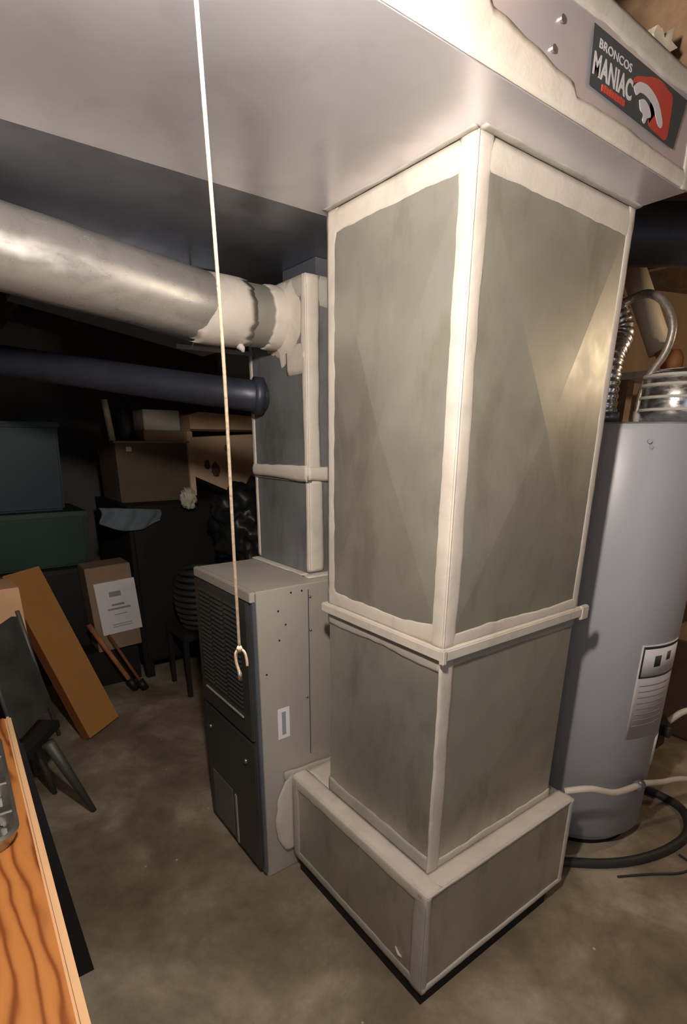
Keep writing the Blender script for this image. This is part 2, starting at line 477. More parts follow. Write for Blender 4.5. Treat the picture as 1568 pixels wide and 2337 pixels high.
# far corners
band((0, D, ZF+0.012), Z, -Y, -X, H1, -0.002, 0.042, 0, 0.003, 0.003)
band((W, 0, ZF+0.012), Z, -X, -Y, H1, -0.002, 0.026, 0, 0.004, 0.004)
# top seams
band((0, 0.004, TZ0-0.002), Y, -Z, -X, D-0.004, 0, 0.052, 0, 0.010, 0.0035)
band((0.004, 0, TZ0-0.002), X, -Z, -Y, W-0.004, 0, 0.058, 0, 0.010, 0.0035)
# trunk underside around the drop
bmx = strip((-0.002, -0.002, TZ0), X, -Y, -Z, W, 0, 0.016, 0, 0.006, 0.0025)
strip((-0.002, -0.004, TZ0), Y, -X, -Z, D, 0, 0.014, 0, 0.006, 0.0025, bm=bmx)
obj('mastic_band', bmx, M['mastic_thin'], dr, True)
# just above the flange
band((0, 0.004, ZF+0.012), Y, Z, -X, D-0.004, 0, 0.040, 0, 0.011, 0.0035, curve=lambda t: 0.018*max(0, 1-t/0.12))
band((0.004, 0, ZF+0.012), X, Z, -Y, W-0.004, 0, 0.030, 0, 0.010, 0.0035)
# just below the flange
band((0, 0.004, ZF-0.013), Y, -Z, -X, D-0.004, 0, 0.030, 0, 0.010, 0.003, mat='mastic_thin')
band((0.004, 0, ZF-0.013), X, -Z, -Y, W-0.004, 0, 0.026, 0, 0.008, 0.003, mat='mastic_thin')
# lower section corner: only on the right-hand face
band((0, 0, ZT), Z, X, -Y, ZF-0.014-ZT, -0.006, 0.038, 0.006, 0.004, 0.005)
# foot of the lower section
band((0, 0.004, ZT), Y, Z, -X, D-0.004, 0, 0.050, 0, 0.012, 0.003, mat='mastic_thin')
band((0.004, 0, ZT), X, Z, -Y, W-0.004, 0, 0.030, 0, 0.012, 0.003, mat='mastic')
# boot shoulder
band((-E, -E, ZT), X, Y, Z, W+2*E, 0.0, E-0.001, 0.0, 0.0, 0.005)
band((-E, -E+0.0, ZT), Y, X, Z, YF+E-0.002, 0.0, E-0.001, 0.0, 0.0, 0.006)
band((0, D, ZT), X, Y, Z, W, 0.0, YF-D-0.003, 0.0, 0.0, 0.004)
band((-E, -E, ZT), Y, -Z, -X, YF+E-0.003, -0.002, 0.040, 0, 0.008, 0.004)
band((-E, -E, ZT), X, -Z, -Y, W+2*E, -0.002, 0.008, 0, 0.003, 0.003)
# boot corner and lower edges
band((-E, -E, ZB), Z, Y, -X, ZT-ZB, -0.003, 0.046, 0, 0.006, 0.004, mat='mastic_thin')
band((-E, -E, ZB), Z, X, -Y, ZT-ZB, -0.003, 0.014, 0, 0.006, 0.004, mat='mastic_thin')
band((-E, -E, ZB), Y, Z, -X, YF+E-0.003, 0, 0.034, 0, 0.005, 0.003, mat='mastic_thin')
band((-E, -E, ZB), X, Z, -Y, W+2*E, 0, 0.022, 0, 0.005, 0.005)
band((W+E, -E, ZB), Z, -X, -Y, ZT-ZB, -0.003, 0.020, 0, 0.004, 0.004)
# brushed mass where the boot meets the furnace
band((-E, YF-0.004, ZB+0.03), Z, -X, -Y, ZT-ZB-0.015, -0.002, 0.075, 0, 0.018, 0.004, mat='mastic', curve=lambda t: -0.055*abs(2*t/0.30-0.85)**2.5)
band((-E, YF-0.004, ZB+0.01), Z, -Y, -X, ZT-ZB-0.01, -0.0, 0.035, 0, 0.008, 0.004, mat='mastic_thin')
band((-E-0.03, YF-0.004, ZT), X, Z, -Y, 0.30, -0.01, 0.020, 0, 0.014, 0.004, mat='mastic_thin')
# drip of mastic on the boot
obj('mastic_drip', T([(-E-0.003, 0.02, 0.107), (-E-0.006, 0.03, 0.112), (-E-0.003, 0.046, 0.122)], [0.002, 0.004, 0.002], 8), M['mastic'], dr, True)

# ------------------------------------------------------------------ furnace
FX0, FX1, FY0, FY1, FH = -0.168, 0.56, 0.569, 0.975, 1.005
fu = thing('furnace', 'upright grey furnace cabinet with dark louvered front, left of the drop duct', 'furnace', ((FX0+FX1)/2, (FY0+FY1)/2, 0))
obj('cabinet', B(FX0+0.012, FX1, FY0, FY1, 0.0, FH, bev=0.003), M['furn_side'], fu)
obj('front_frame', B(FX0+0.002, FX0+0.014, FY0+0.001, FY1-0.001, 0.02, FH-0.004, bev=0.002), M['furn_trim'], fu)
# panel seam
obj('side_seam', B(0.020, 0.023, FY0-0.0015, FY0+0.002, 0.42, FH-0.02), M['furn_trim'], fu)
ud = obj('upper_door', B(FX0-0.010, FX0+0.003, FY0+0.020, FY1-0.008, 0.520, 0.972, bev=0.003), M['furn_front'], fu)
bm = bmesh.new()
for r in range(22):
    zz = 0.622+r*0.0152
    for (a, b_) in ((0.635, 0.735), (0.752, 0.835), (0.850, 0.925)):
        # a pressed louver: slanted lip
        vs_ = [(FX0-0.010, a, zz+0.006), (FX0-0.010, b_, zz+0.006), (FX0-0.0155, b_, zz-0.001), (FX0-0.0155, a, zz-0.001)]
        q = [bm.verts.new(p) for p in vs_]; q2 = [bm.verts.new((p[0]+0.002, p[1], p[2]-0.001)) for p in vs_]
        bm.faces.new(q); bm.faces.new(q2[::-1])
        for i in range(4): bm.faces.new((q[i], q2[i], q2[(i+1) % 4], q[(i+1) % 4]))
obj('louvers', bm, M['furn_front'], ud)
bm = bmesh.new()
for r in range(22):
    zz = 0.622+r*0.0152
    for (a, b_) in ((0.635, 0.735), (0.752, 0.835), (0.850, 0.925)):
        box(bm, FX0-0.0108, FX0-0.008, a, b_, zz-0.005, zz+0.0)
obj('louver_slots', bm, M['slot'], ud)
obj('door_rail', B(FX0-0.014, FX0-0.008, 0.64, 0.925, 0.585, 0.590), M['furn_side'], ud)
ld = obj('lower_door', B(FX0-0.010, FX0+0.003, FY0+0.012, FY1-0.008, 0.035, 0.510, bev=0.003), M['furn_front'], fu)
for (y, z) in ((0.915, 0.430), (0.640, 0.430)):
    obj('latch', T([(FX0-0.009, y, z), (FX0-0.018, y, z)], 0.008, 14), M['steel'], ld, True)
obj('access_patch', B(FX0-0.0115, FX0-0.009, 0.765, 0.930, 0.045, 0.245), M['patch'], ld)
obj('access_trim', B(FX0-0.013, FX0-0.009, 0.735, 0.746, 0.040, 0.240), M['furn_side'], ld)
obj('top_lip', B(FX0-0.006, FX0+0.012, FY0, FY1, FH-0.030, FH, bev=0.002), M['furn_side'], fu)
obj('rating_label', B(-0.098, -0.056, FY0-0.001, FY0+0.001, 0.512, 0.618), M['sticker2'], fu)['label'] = 'small white label on the side of the cabinet'
bm = B(-0.084, -0.070, FY0-0.0016, FY0, 0.525, 0.605)
obj('rating_label_print', bm, M['ink_grey'], fu)
for (x, z) in ((-0.084, 0.936), (-0.083, 0.844), (-0.039, 0.985), (-0.001, 0.985), (-0.13, 0.745), (-0.06, 0.89)):
    obj('screw_hole', T([(x, FY0-0.0006, z), (x, FY0+0.002, z)], 0.0032, 10), M['slot'], fu)
for (x, z) in ((0.027, 0.962), (0.028, 0.855), (0.011, 0.631)):
    obj('rivet', T([(x, FY0+0.001, z), (x, FY0-0.004, z)], [0.005, 0.003], 10), M['steel'], fu, True)

# ------------------------------------------------------------------ supply plenum on the furnace
PX0, PX1, PY0, PY1, PZ1 = 0.082, 0.50, 0.650, 0.985, 1.838
pl = thing('supply_plenum', 'dark galvanized plenum box with cream seams on top of the furnace', 'duct', ((PX0+PX1)/2, (PY0+PY1)/2, FH))
obj('lower_box', B(PX0, PX1, PY0, PY1, FH+0.001, 1.29), M['galv_side'], pl)
obj('upper_box', B(PX0-0.004, PX1, PY0-0.004, PY1, 1.29, PZ1), M['galv_side'], pl)
obj('collar', B(PX0+0.10, PX1-0.03, PY0+0.10, PY1-0.05, PZ1, 1.917), M['galv_dark'], pl)  # darker metal stands in for the darkness above the plenum
def pb(*a, mat='mastic', **k): return band(*a, mat=mat, par=pl, **k)
pb((PX0, PY0, FH+0.01), Z, Y, -X, 0.28, -0.003, 0.016, 0, 0.005, 0.004)
pb((PX0, PY0, FH+0.01), Z, X, -Y, 0.28, -0.003, 0.052, 0, 0.007, 0.005)
pb((PX0-0.004, PY0-0.004, 1.31), Z, Y, -X, PZ1-1.31, -0.003, 0.022, 0, 0.006, 0.004)
pb((PX0-0.004, PY0-0.004, 1.31), Z, X, -Y, PZ1-1.31, -0.003, 0.045, 0, 0.007, 0.005)
pb((PX0, PY1, FH+0.01), Z, -Y, -X, 0.28, -0.002, 0.016, 0, 0.003, 0.003)
pb((PX0-0.004, PY1, 1.31), Z, -Y, -X, 0.42, -0.002, 0.018, 0, 0.003, 0.003)
pb((PX0-0.006, PY0-0.006, 1.315), Y, -Z, -X, PY1-PY0+0.005, -0.022, 0.020, 0.007, 0.006, 0.008)
pb((PX0-0.006, PY0-0.006, 1.315), X, -Z, -Y, 0.30, -0.022, 0.020, 0.007, 0.006, 0.008)
pb((PX0, PY0, FH+0.002), Y, -X, Z, PY1-PY0, -0.001, 0.030, 0, 0.008, 0.004)
pb((PX0-0.03, PY0, FH+0.002), X, -Y, Z, 0.36, -0.001, 0.040, 0, 0.010, 0.004)
pb((PX0-0.004, PY0-0.004, PZ1), Y, -Z, -X, PY1-PY0, -0.001, 0.045, 0, 0.01, 0.003, mat='mastic_thin')
pb((PX0-0.004, PY0-0.004, PZ1), X, -Z, -Y, 0.3, -0.001, 0.07, 0, 0.012, 0.003, mat='mastic_thin')

# ------------------------------------------------------------------ round pipes
py, pz, pr_ = 0.800, 1.750, 0.080
rp = thing('round_supply_pipe', 'bright galvanized round pipe running left from the plenum, cream sealed at its joint', 'pipe', (-0.6, py, pz-0.09))
xs = [-0.12-i*0.08 for i in range(31)]
bm = T([(x, py+0.12*max(x+0.12, -0.9), pz-0.085*max(x+0.12, -0.7)) for x in xs], [pr_+0.004+0.0012*noise.noise((x*9, 1, 2)) for x in xs], 48)
shade(obj('pipe', bm, M['galv_pipe'], rp))
shade(obj('collar', T([(-0.12, py, pz), (0.081, py, pz)], pr_, 48), M['galv'], rp))
def ringband(x0, x1, r, j0, j1, th, mat, par, name='mastic_band', flare=0.0):
    bm = bmesh.new(); SEED[0] += 1; s = SEED[0]; n = 96; K = 6; rows = []
    for i in range(n):
        a = 2*pi*i/n
        e0 = x0+j0*(noise.noise((cos(a)*3, sin(a)*3, s))+0.5*noise.noise((cos(a)*9, sin(a)*9, s)))
        e1 = x1+j1*(noise.noise((cos(a)*3, sin(a)*3, s+9))+0.5*noise.noise((cos(a)*9, sin(a)*9, s+9)))
        row = []
        for k in range(K+1):
            f = k/K
            rr = r+th*(1-(2*f-1)**4)+flare*f**3
            row.append(bm.verts.new((e0+(e1-e0)*f, py+rr*cos(a), pz+rr*sin(a))))
        rows.append(row)
    for i in range(n):
        j = (i+1) % n
        for k in range(K): bm.faces.new((rows[i][k], rows[i][k+1], rows[j][k+1], rows[j][k]))
        bm.faces.new((rows[i][0], rows[j][0], rows[j][-1], rows[i][-1]))
    return obj(name, bm, M[mat], par, True)
ringband(-0.19, -0.030, pr_+0.004, 0.006, 0.012, 0.004, 'mastic', rp)
ringband(0.025, 0.0775, pr_, 0.007, 0.0, 0.005, 'mastic', rp, flare=0.0)
obj('mastic_drip', T([(-0.06, py-0.02, pz-pr_-0.004), (-0.052, py-0.025, pz-pr_-0.014), (-0.05, py-0.025, pz-pr_-0.022)], [0.012, 0.008, 0.003], 10), M['mastic'], rp, True)
# brushed ring of mastic on the plenum wall around the joint
bm = bmesh.new(); rows = []
for i in range(96):
    a = 2*pi*i/96; row = []
    wd = 0.022+0.012*noise.noise((cos(a)*2.5, sin(a)*2.5, 4))+0.006*noise.noise((cos(a)*9, sin(a)*9, 8))+(0.03 if -0.9 < a-pi < 1.5 else 0)
    for k, (f, h) in enumerate(((0.0, 0.012), (0.25, 0.005), (0.7, 0.003), (1.0, 0.0))):
        rr0 = pr_-0.001+wd*f
        row.append(bm.verts.new((PX0-0.004-h, py+rr0*cos(a), min(pz+rr0*sin(a), PZ1-0.001))))
    rows.append(row)
for i in range(96):
    j = (i+1) % 96
    for k in range(3): bm.faces.new((rows[i][k], rows[i][k+1], rows[j][k+1], rows[j][k]))
obj('mastic_band', bm, M['mastic'], pl, True)
# mastic smear under the joint on the plenum wall
band((PX0-0.004, PY0, 1.615), Y, Z, -X, 0.10, -0.02, 0.055, 0.012, 0.014, 0.004, par=pl)

sp2 = thing('round_supply_pipe', 'dull dark round pipe low behind the bright one, sloping away to the left', 'pipe', (-0.6, 1.1, 1.50))
shade(obj('pipe', T(smoothpts([(0.075, 0.900, 1.545), (0.0, 0.93, 1.55), (-0.28, 1.20, 1.60), (-0.9, 1.80, 1.72), (-1.3, 2.2, 1.80)], 6), 0.047, 36), M['dark_pipe'], sp2))
obj('collar', T([(0.075, 0.900, 1.545), (0.045, 0.910, 1.547)], 0.056, 36), M['dark_pipe'], sp2, True)
sp3 = thing('takeoff_boot', 'dull grey squarish boot duct under the bright pipe joint, beside the plenum', 'duct', (-0.3, 1.05, 1.62))
obj('boot_body', quad([(0.02, 1.22, 1.69), (0.02, 1.22, 1.915), (-0.55, 1.30, 1.915), (-0.55, 1.30, 1.80)], 0.16, -Y), M['galv_dark'], sp3)
sm = thing('hanger_strap', 'thin pale metal strap lying level under the bright pipe', 'strap', (-0.06, 0.97, 1.66))
bm = B(-0.175, 0.075, 0.955, 0.957, 1.668, 1.680)
obj('strap', bm, M['steel'], sm)
obj('hook', T([(-0.13, 0.956, 1.672), (-0.115, 0.956, 1.70), (-0.112, 0.956, 1.918)], 0.0025, 8), M['steel'], sm, True)

# ------------------------------------------------------------------ pull cord and its lamp
lm = thing('ceiling_lamp', 'bare bulb in a porcelain socket above the pull cord', 'lamp', (BULB.x, BULB.y, 1.77))
obj('ceiling_box', T([(BULB.x, BULB.y, 2.35), (BULB.x, BULB.y, 2.31)], 0.055, 24), M['porcelain'], lm, True)
obj('flex', T([(BULB.x, BULB.y, 2.32), (BULB.x, BULB.y, 1.91)], 0.004, 10), M['rubber'], lm, True)
obj('socket', T([(BULB.x, BULB.y, 1.93), (BULB.x, BULB.y, 1.90), (BULB.x, BULB.y, 1.865)], [0.012, 0.024, 0.027], 24), M['porcelain'], lm, True)
obj('bulb', T([(BULB.x, BULB.y, BULB.z+z) for z in (0.08, 0.05, 0.03, 0.0, -0.02, -0.03)], [0.013, 0.015, 0.024, 0.030, 0.022, 0.006], 24), M['glow'], lm, True)
pc = thing('pull_cord', 'thin cream pull cord hanging in front of the ducts with a small looped knot', 'cord', (-0.630, -0.320, 1.20))
P = [(-0.6470, -0.348, 1.80), (-0.6455, -0.345, 1.75), (-0.643, -0.341, 1.664), (-0.6350, -0.3325, 1.48), (-0.6322, -0.325, 1.32), (-0.6300, -0.320, 1.232)]
obj('cord', T(smoothpts(P, 8), 0.0014, 8), M['cord'], pc, True)
k = Vector((-0.6300, -0.320, 1.232))
def rr(a, b): return k+R2*a+Z*b
obj('loop', T(smoothpts([rr(0.0, 0.001), rr(-0.0035, -0.004), rr(-0.0035, -0.013), rr(-0.0022, -0.019), rr(-0.0015, -0.022)], 6), 0.0015, 8), M['cord'], pc, True)
obj('loop', T(smoothpts([rr(0.0, 0.001), rr(0.004, -0.002), rr(0.0058, -0.009), rr(0.0062, -0.016)], 6), 0.0013, 8), M['cord'], pc, True)
obj('knot', T([rr(0, 0.004), rr(0, 0.001), rr(0, -0.002)], [0.0015, 0.003, 0.0015], 10), M['cord'], pc, True)
obj('metal_tip', T([rr(-0.0012, -0.022), rr(-0.001, -0.030)], 0.0019, 10), M['steel'], pc, True)

# ------------------------------------------------------------------ water heater
hx, hy, hr = 1.01, 0.17, 0.25
wh = thing('water_heater', 'tall blue grey cylindrical water heater right of the drop duct', 'water heater', (hx, hy, 0))
prof = [(0.02, 0.215), (0.05, 0.235), (0.06, hr-0.004), (0.30, hr-0.004), (0.305, hr), (1.445, hr), (1.462, hr-0.008), (1.468, hr-0.04)]
bm = T([(hx, hy, z) for z, r in prof], [r for z, r in prof], 96)
shade(obj('tank', bm, M['tank'], wh), 50)
obj('base_ring', T([(hx, hy, 0.0), (hx, hy, 0.03)], 0.21, 48), M['black_matte'], wh, True)
def onring(a0, a1, z0, z1, rad, th, n=24):
    bm = bmesh.new(); inner = []; outer = []
    for i in range(n+1):
        a = a0+(a1-a0)*i/n
        for lst, r_ in ((inner, rad), (outer, rad+th)):
            lst.append([bm.verts.new((hx+r_*cos(a), hy+r_*sin(a), z)) for z in (z0, z1)])
    for i in range(n):
        bm.faces.new((outer[i][0], outer[i+1][0], outer[i+1][1], outer[i][1]))
        bm.faces.new((inner[i][1], inner[i+1][1], inner[i+1][0], inner[i][0]))
        for q in (0, 1): bm.faces.new((outer[i][q], inner[i][q], inner[i+1][q], outer[i+1][q]))
    for i in (0, n): bm.faces.new((outer[i][0], outer[i][1], inner[i][1], inner[i][0]))
    return bm
LA0, LA1 = radians(-121), radians(-78)
lb = obj('energy_label', onring(LA0, LA1, 0.46, 0.80, hr, 0.001), M['sticker'], wh, True)
obj('label_header', onring(LA0+0.02, LA1-0.0, 0.685, 0.795, hr+0.001, 0.0006), M['sticker2'], lb, True)
for z0, z1, a0, a1 in ((0.786, 0.795, LA0+0.02, LA1), (0.685, 0.691, LA0+0.02, LA1), (0.685, 0.795, LA0+0.02, LA0+0.045)):
    obj('label_border', onring(a0, a1, z0, z1, hr+0.0015, 0.0006), M['ink'], lb, True)
obj('label_mark', onring(LA0+0.22, LA0+0.33, 0.722, 0.760, hr+0.0015, 0.0006), M['ink'], lb, True)
obj('label_mark', onring(LA0+0.44, LA0+0.53, 0.738, 0.768, hr+0.0015, 0.0006), M['brownink'], lb, True)
for i in range(8):
    obj('label_text_line', onring(LA0+0.06, LA1-0.08-0.05*(i % 3), 0.655-i*0.021, 0.659-i*0.021, hr+0.001, 0.0004), M['ink_grey'], lb, True)
obj('warning_label', onring(radians(-83), radians(-72), 0.32, 0.43, hr, 0.001), M['sticker2'], wh, True)
obj('screw', T([(hx-0.20, hy-0.157, 1.415), (hx-0.204, hy-0.161, 1.415)], 0.006, 10), M['steel'], wh)
obj('screw', T([(hx+hr*cos(radians(-140)), hy+hr*sin(radians(-140)), 1.40), (hx+(hr+0.004)*cos(radians(-140)), hy+(hr+0.004)*sin(radians(-140)), 1.40)], 0.006, 10), M['steel'], wh)
# draft hood with wraps
obj('draft_hood', T([(1.03, 0.055, 1.466), (1.03, 0.055, 1.50), (1.03, 0.055, 1.60), (1.03, 0.055, 1.615)], [0.085, 0.098, 0.098, 0.075], 40), M['silver'], wh, True)
for z in (1.505, 1.54, 1.575, 1.60):
    obj('hood_band', T([(1.03, 0.055, z-0.004), (1.03, 0.055, z+0.004)], 0.101, 40), M['white_bar'], wh, True)
# gas control
gc = obj('gas_valve', B(hx+0.215, hx+0.30, hy-0.19, hy-0.13, 0.27, 0.40, 0.01), M['black'], wh)
obj('control_knob', T([(hx+0.26, hy-0.19, 0.35), (hx+0.26, hy-0.215, 0.35)], 0.022, 20), M['rubber'], gc, True)
obj('bracket', B(hx+0.19, hx+0.26, hy-0.17, hy-0.12, 0.14, 0.25, 0.006), M['tank'], wh)

# flue and foil beside the heater
fv = thing('flexible_vent_duct', 'crinkled silver foil duct squeezed between the drop duct and the water heater top', 'duct', (0.95, 0.25, 1.47))
pts = smoothpts([(0.945, 0.235, 1.47), (0.945, 0.24, 1.56), (0.955, 0.245, 1.66), (1.00, 0.25, 1.74), (0.98, 0.28, 1.82), (0.95, 0.32, 1.87), (0.94, 0.38, 1.95)], 16)
rad = [0.042+0.0025*sin(i*1.9) for i in range(len(pts))]
obj('duct', T(pts, rad, 28), M['silver'], fv, True)
obj('clamp', T([(0.945, 0.235, 1.472), (0.945, 0.236, 1.50)], 0.050, 28), M['galv_dark'], fv, True)
gh = thing('flexible_water_line', 'grey braided hose looping over the water heater top', 'hose', (1.0, 0.153, 1.47))
pts = smoothpts([(0.97, 0.24, 1.815), (1.0, 0.222, 1.832), (1.0, 0.176, 1.836), (1.0, 0.127, 1.805), (1.0, 0.092, 1.742), (1.0, 0.097, 1.672), (1.0, 0.135, 1.604), (1.0, 0.151, 1.542), (1.0, 0.153, 1.475)], 8)
obj('hose', T(pts, 0.0115, 16), M['hose_grey'], gh, True)
obj('fitting', T([(1.0, 0.153, 1.468), (1.0, 0.153, 1.505)], 0.0125, 8), M['white_bar'], gh, True)
bd = thing('black_round_duct', 'black round duct overhead beyond the right end of the trunk', 'duct', (1.3, 0.25, 1.96))
shade(obj('duct', T([(0.70, 0.66, 2.05), (2.3, -0.55, 2.05)], 0.088, 40), M['dark_pipe'], bd))
obj('elbow', T([(0.70, 0.66, 2.05), (0.64, 0.70, 2.05)], 0.092, 40), M['dark_pipe'], bd, True)
cp = thing('cream_vent_pipe', 'cream plastic pipe slanting down behind the braided hose', 'pipe', (1.62, 0.42, 1.60))
obj('pipe', T([(1.58, 0.58, 2.14), (1.62, 0.40, 1.76)], 0.045, 24), M['cream_pvc'], cp, True)
obj('copper_fitting', T([(1.62, 0.40, 1.775), (1.63, 0.36, 1.70)], 0.030, 20), M['copper'], cp, True)
cp2 = thing('cream_paint_can', 'cream lidded can on the shelf behind the water heater, cut by the right edge', 'can', (1.65, 0.24, 1.68))
obj('can_body', T([(1.65, 0.235, 1.681), (1.65, 0.235, 1.79)], 0.07, 32), M['cream_pvc'], cp2, True)
sh = thing('storage_shelf', 'pale shelf behind the water heater top, rusty jug and cream can on it', 'shelf', (1.8, 0.35, 1.67))
obj('board', B(1.50, 2.3, 0.10, 0.52, 1.655, 1.68, 0.002), M['insul'], sh)
obj('post', B(2.24, 2.29, 0.42, 0.47, 0.0, 1.655), M['joist'], sh)
obj('post', B(1.52, 1.57, 0.46, 0.51, 0.0, 1.655), M['joist'], sh)
jug = obj('rusty_can', T([(1.61, 0.335, 1.681), (1.61, 0.335, 1.73), (1.61, 0.335, 1.76)], [0.03, 0.03, 0.012], 20), M['rust'], None, True)
tag(jug, 'small rust orange can on the shelf left of the cream can', 'can')
pw = thing('plywood_sheet', 'brown plywood sheet standing behind the shelf right of the ducts', 'board', (1.95, 0.9, 0))
obj('sheet', quad([(1.35, 1.02, 0), (2.6, 0.62, 0), (2.6, 0.69, 2.14), (1.35, 1.09, 2.14)], 0.018, (-0.34, -0.94, 0)), M['panel_wall'], pw)
insl = obj('insulation_batt', quad([(x, -0.045+0.10*(x-0.42), z) for x, z in ((0.415, 2.143), (0.428, 2.160), (0.452, 2.163), (0.468, 2.156), (0.505, 2.186), (0.500, 2.164), (0.535, 2.166), (0.500, 2.146), (0.478, 2.128), (0.450, 2.116))], 0.018, Y), M['insul'])
tag(insl, 'torn piece of pale insulation hanging from the joists above the decal', 'insulation')

# hoses at floor
hs = thing('white_drain_hose', 'off white hose crossing the foot of the water heater', 'hose', (0.9, -0.10, 0.2))
pts = smoothpts([(0.583, -0.02, 0.372), (0.64, -0.07, 0.385), (0.74, -0.10, 0.345), (0.86, -0.105, 0.315), (0.94, -0.103, 0.295), (1.10, -0.105, 0.235), (1.25, -0.13, 0.20), (1.45, -0.20, 0.13), (1.7, -0.35, 0.02)], 8)
obj('hose', T(pts, 0.011, 14), M['white_hose'], hs, True)
obj('clamp', T([(0.885, -0.106, 0.309), (0.925, -0.104, 0.300)], 0.018, 14), M['galv_dark'], hs, True)
bh = obj('black_hose', T(smoothpts([(0.66, 0.04, 0.016), (0.80, -0.08, 0.016), (0.93, -0.15, 0.016), (1.08, -0.19, 0.016), (1.22, -0.19, 0.016), (1.34, -0.12, 0.016), (1.36, 0.0, 0.016), (1.33, 0.12, 0.016)], 10), 0.016, 14), M['rubber'], None, True)
tag(bh, 'thick black hose curled on the floor around the water heater foot', 'hose')
th_ = obj('thin_wire', T(smoothpts([(0.80, -0.14, 0.004), (0.90, -0.20, 0.004), (0.99, -0.26, 0.004), (1.06, -0.27, 0.004), (1.08, -0.22, 0.004)], 8), 0.004, 8), M['rubber'], None, True)
tag(th_, 'thin dark wire loop lying on the floor before the water heater', 'wire')
def blob(c, s, amp, seed, sub=4, freq=3.0):
    bm = bmesh.new()
    bmesh.ops.create_icosphere(bm, subdivisions=sub, radius=1)
    for v in bm.verts:
        d = v.co.normalized()
        rr_ = 1+amp*noise.noise(d*freq+Vector((seed, 0, 0)))+amp*0.5*noise.noise(d*freq*2.7+Vector((0, seed, 0)))
        v.co = Vector((c[0]+d.x*s[0]*rr_, c[1]+d.y*s[1]*rr_, max(c[2]+d.z*s[2]*rr_, c[2]-s[2]*0.92)))
    return bm
obj('gas_line', T(smoothpts([(1.30, -0.02, 0.38), (1.34, -0.06, 0.43), (1.40, -0.10, 0.40), (1.44, -0.13, 0.30), (1.47, -0.14, 0.15), (1.50, -0.12, 0.014)], 8), 0.012, 12), M['white_hose'], wh, True)
wcb = thing('brown_carton', 'plain brown carton on the floor at the right edge behind the water heater', 'box', (2.3, 0.1, 0))
obj('carton_body', B(1.95, 2.5, -0.05, 0.33, 0.001, 0.50, 0.004), M['card_mid'], wcb)

# ------------------------------------------------------------------ table on the left
def rotz(bm, a, c):
    bmesh.ops.rotate(bm, verts=bm.verts, cent=Vector(c), matrix=Matrix.Rotation(a, 3, 'Z'))
    return bm
TA = radians(-1.0); TC = (-0.775, 0.70, 0)
def tb(x0, x1, y0, y1, z0, z1, bev=0.0): return rotz(B(x0, x1, y0, y1, z0, z1, bev=bev), TA, TC)
tbl = thing('wooden_table', 'varnished pine topped table at the lower left corner', 'table', (-1.15, -0.1, 0))
obj('table_top', tb(-1.55, -0.789, -1.05, 0.720, 0.722, 0.750, 0.002), M['pine'], tbl)
obj('edging', tb(-0.789, -0.775, -1.05, 0.722, 0.728, 0.751, 0.004), M['pine_edge'], tbl)['label'] = 'pale edging strip along the top'
obj('apron', tb(-0.812, -0.790, -1.02, 0.70, 0.615, 0.722), M['apron'], tbl)
for (x, y, sx) in ((-0.788, 0.60, 1), (-1.45, 0.60, -1), (-0.80, -0.95, 1), (-1.45, -0.95, -1)):
    a, b_ = Vector((x, y, 0.72)), Vector((x+0.055*sx, y-0.01, 0))
    bm = bmesh.new(); s = 0.022
    v = [bm.verts.new(p+Vector((dx, dy, 0))) for p in (b_, a) for dx, dy in ((-s, -s), (s, -s), (s, s), (-s, s))]
    for f in ((3, 2, 1, 0), (4, 5, 6, 7), (0, 1, 5, 4), (1, 2, 6, 5), (2, 3, 7, 6), (3, 0, 4, 7)): bm.faces.new([v[i] for i in f])
    obj('leg', bm, M['black_matte'], tbl)
ty = thing('metal_tray', 'shiny worn metal tray with rolled rim on the wooden table', 'tray', (-1.0, 0.36, 0.751))
def rrect(x0, x1, y0, y1, r, n=6):
    pts = []
    for cx_, cy_, a0 in ((x1-r, y1-r, 0), (x0+r, y1-r, 90), (x0+r, y0+r, 180), (x1-r, y0+r, 270)):
        for i in range(n+1):
            a = radians(a0+90*i/n); pts.append((cx_+r*cos(a), cy_+r*sin(a)))
    return pts
bm = bmesh.new(); prev = None
for ins, z in ((0.012, 0.752), (0.002, 0.775), (0.0, 0.782), (0.006, 0.784), (0.010, 0.776), (0.020, 0.757)):
    ring = [bm.verts.new((x, y, z)) for x, y in rrect(-1.16+ins, -0.803-ins, 0.175+ins, 0.570-ins, 0.035)]
    if prev:
        for i in range(len(ring)): bm.faces.new((prev[i], prev[(i+1) % len(ring)], ring[(i+1) % len(ring)], ring[i]))
    else: bm.faces.new(ring[::-1])
    prev = ring
bm.faces.new(prev)
shade(obj('tray_body', rotz(bm, TA, TC), M['clear'], ty))
for yy in (0.26, 0.36, 0.47):
    obj('tray_clip', rotz(B(-0.831, -0.807, yy-0.012, yy+0.012, 0.757, 0.786, 0.003), TA, TC), M['steel'], ty)

# folding chair behind the table
fc = thing('folding_chair', 'worn grey folding chair with dark seat beyond the wooden table', 'chair', (-0.72, 1.35, 0))
obj('backrest', quad([(-0.742, 1.20, 0.44), (-0.610, 1.42, 0.44), (-0.668, 1.44, 0.80), (-0.790, 1.22, 0.80)], 0.02, (-0.85, 0.5, 0)), M['chair_grey'], fc)
obj('back_rail', T([(-0.742, 1.20, 0.30), (-0.795, 1.21, 0.82)], 0.008, 10), M['grey_metal'], fc, True)
obj('back_rail', T([(-0.607, 1.42, 0.30), (-0.665, 1.44, 0.82)], 0.008, 10), M['grey_metal'], fc, True)
obj('seat', quad([(-0.76, 1.17, 0.345), (-0.60, 1.40, 0.345), (-0.90, 1.62, 0.345), (-1.06, 1.38, 0.345)], 0.03, Z), M['black'], fc)
def leg(a, b_, r0, r1): obj('leg', T([a, b_], [r0, r1], 8), M['grey_metal'], fc, True)
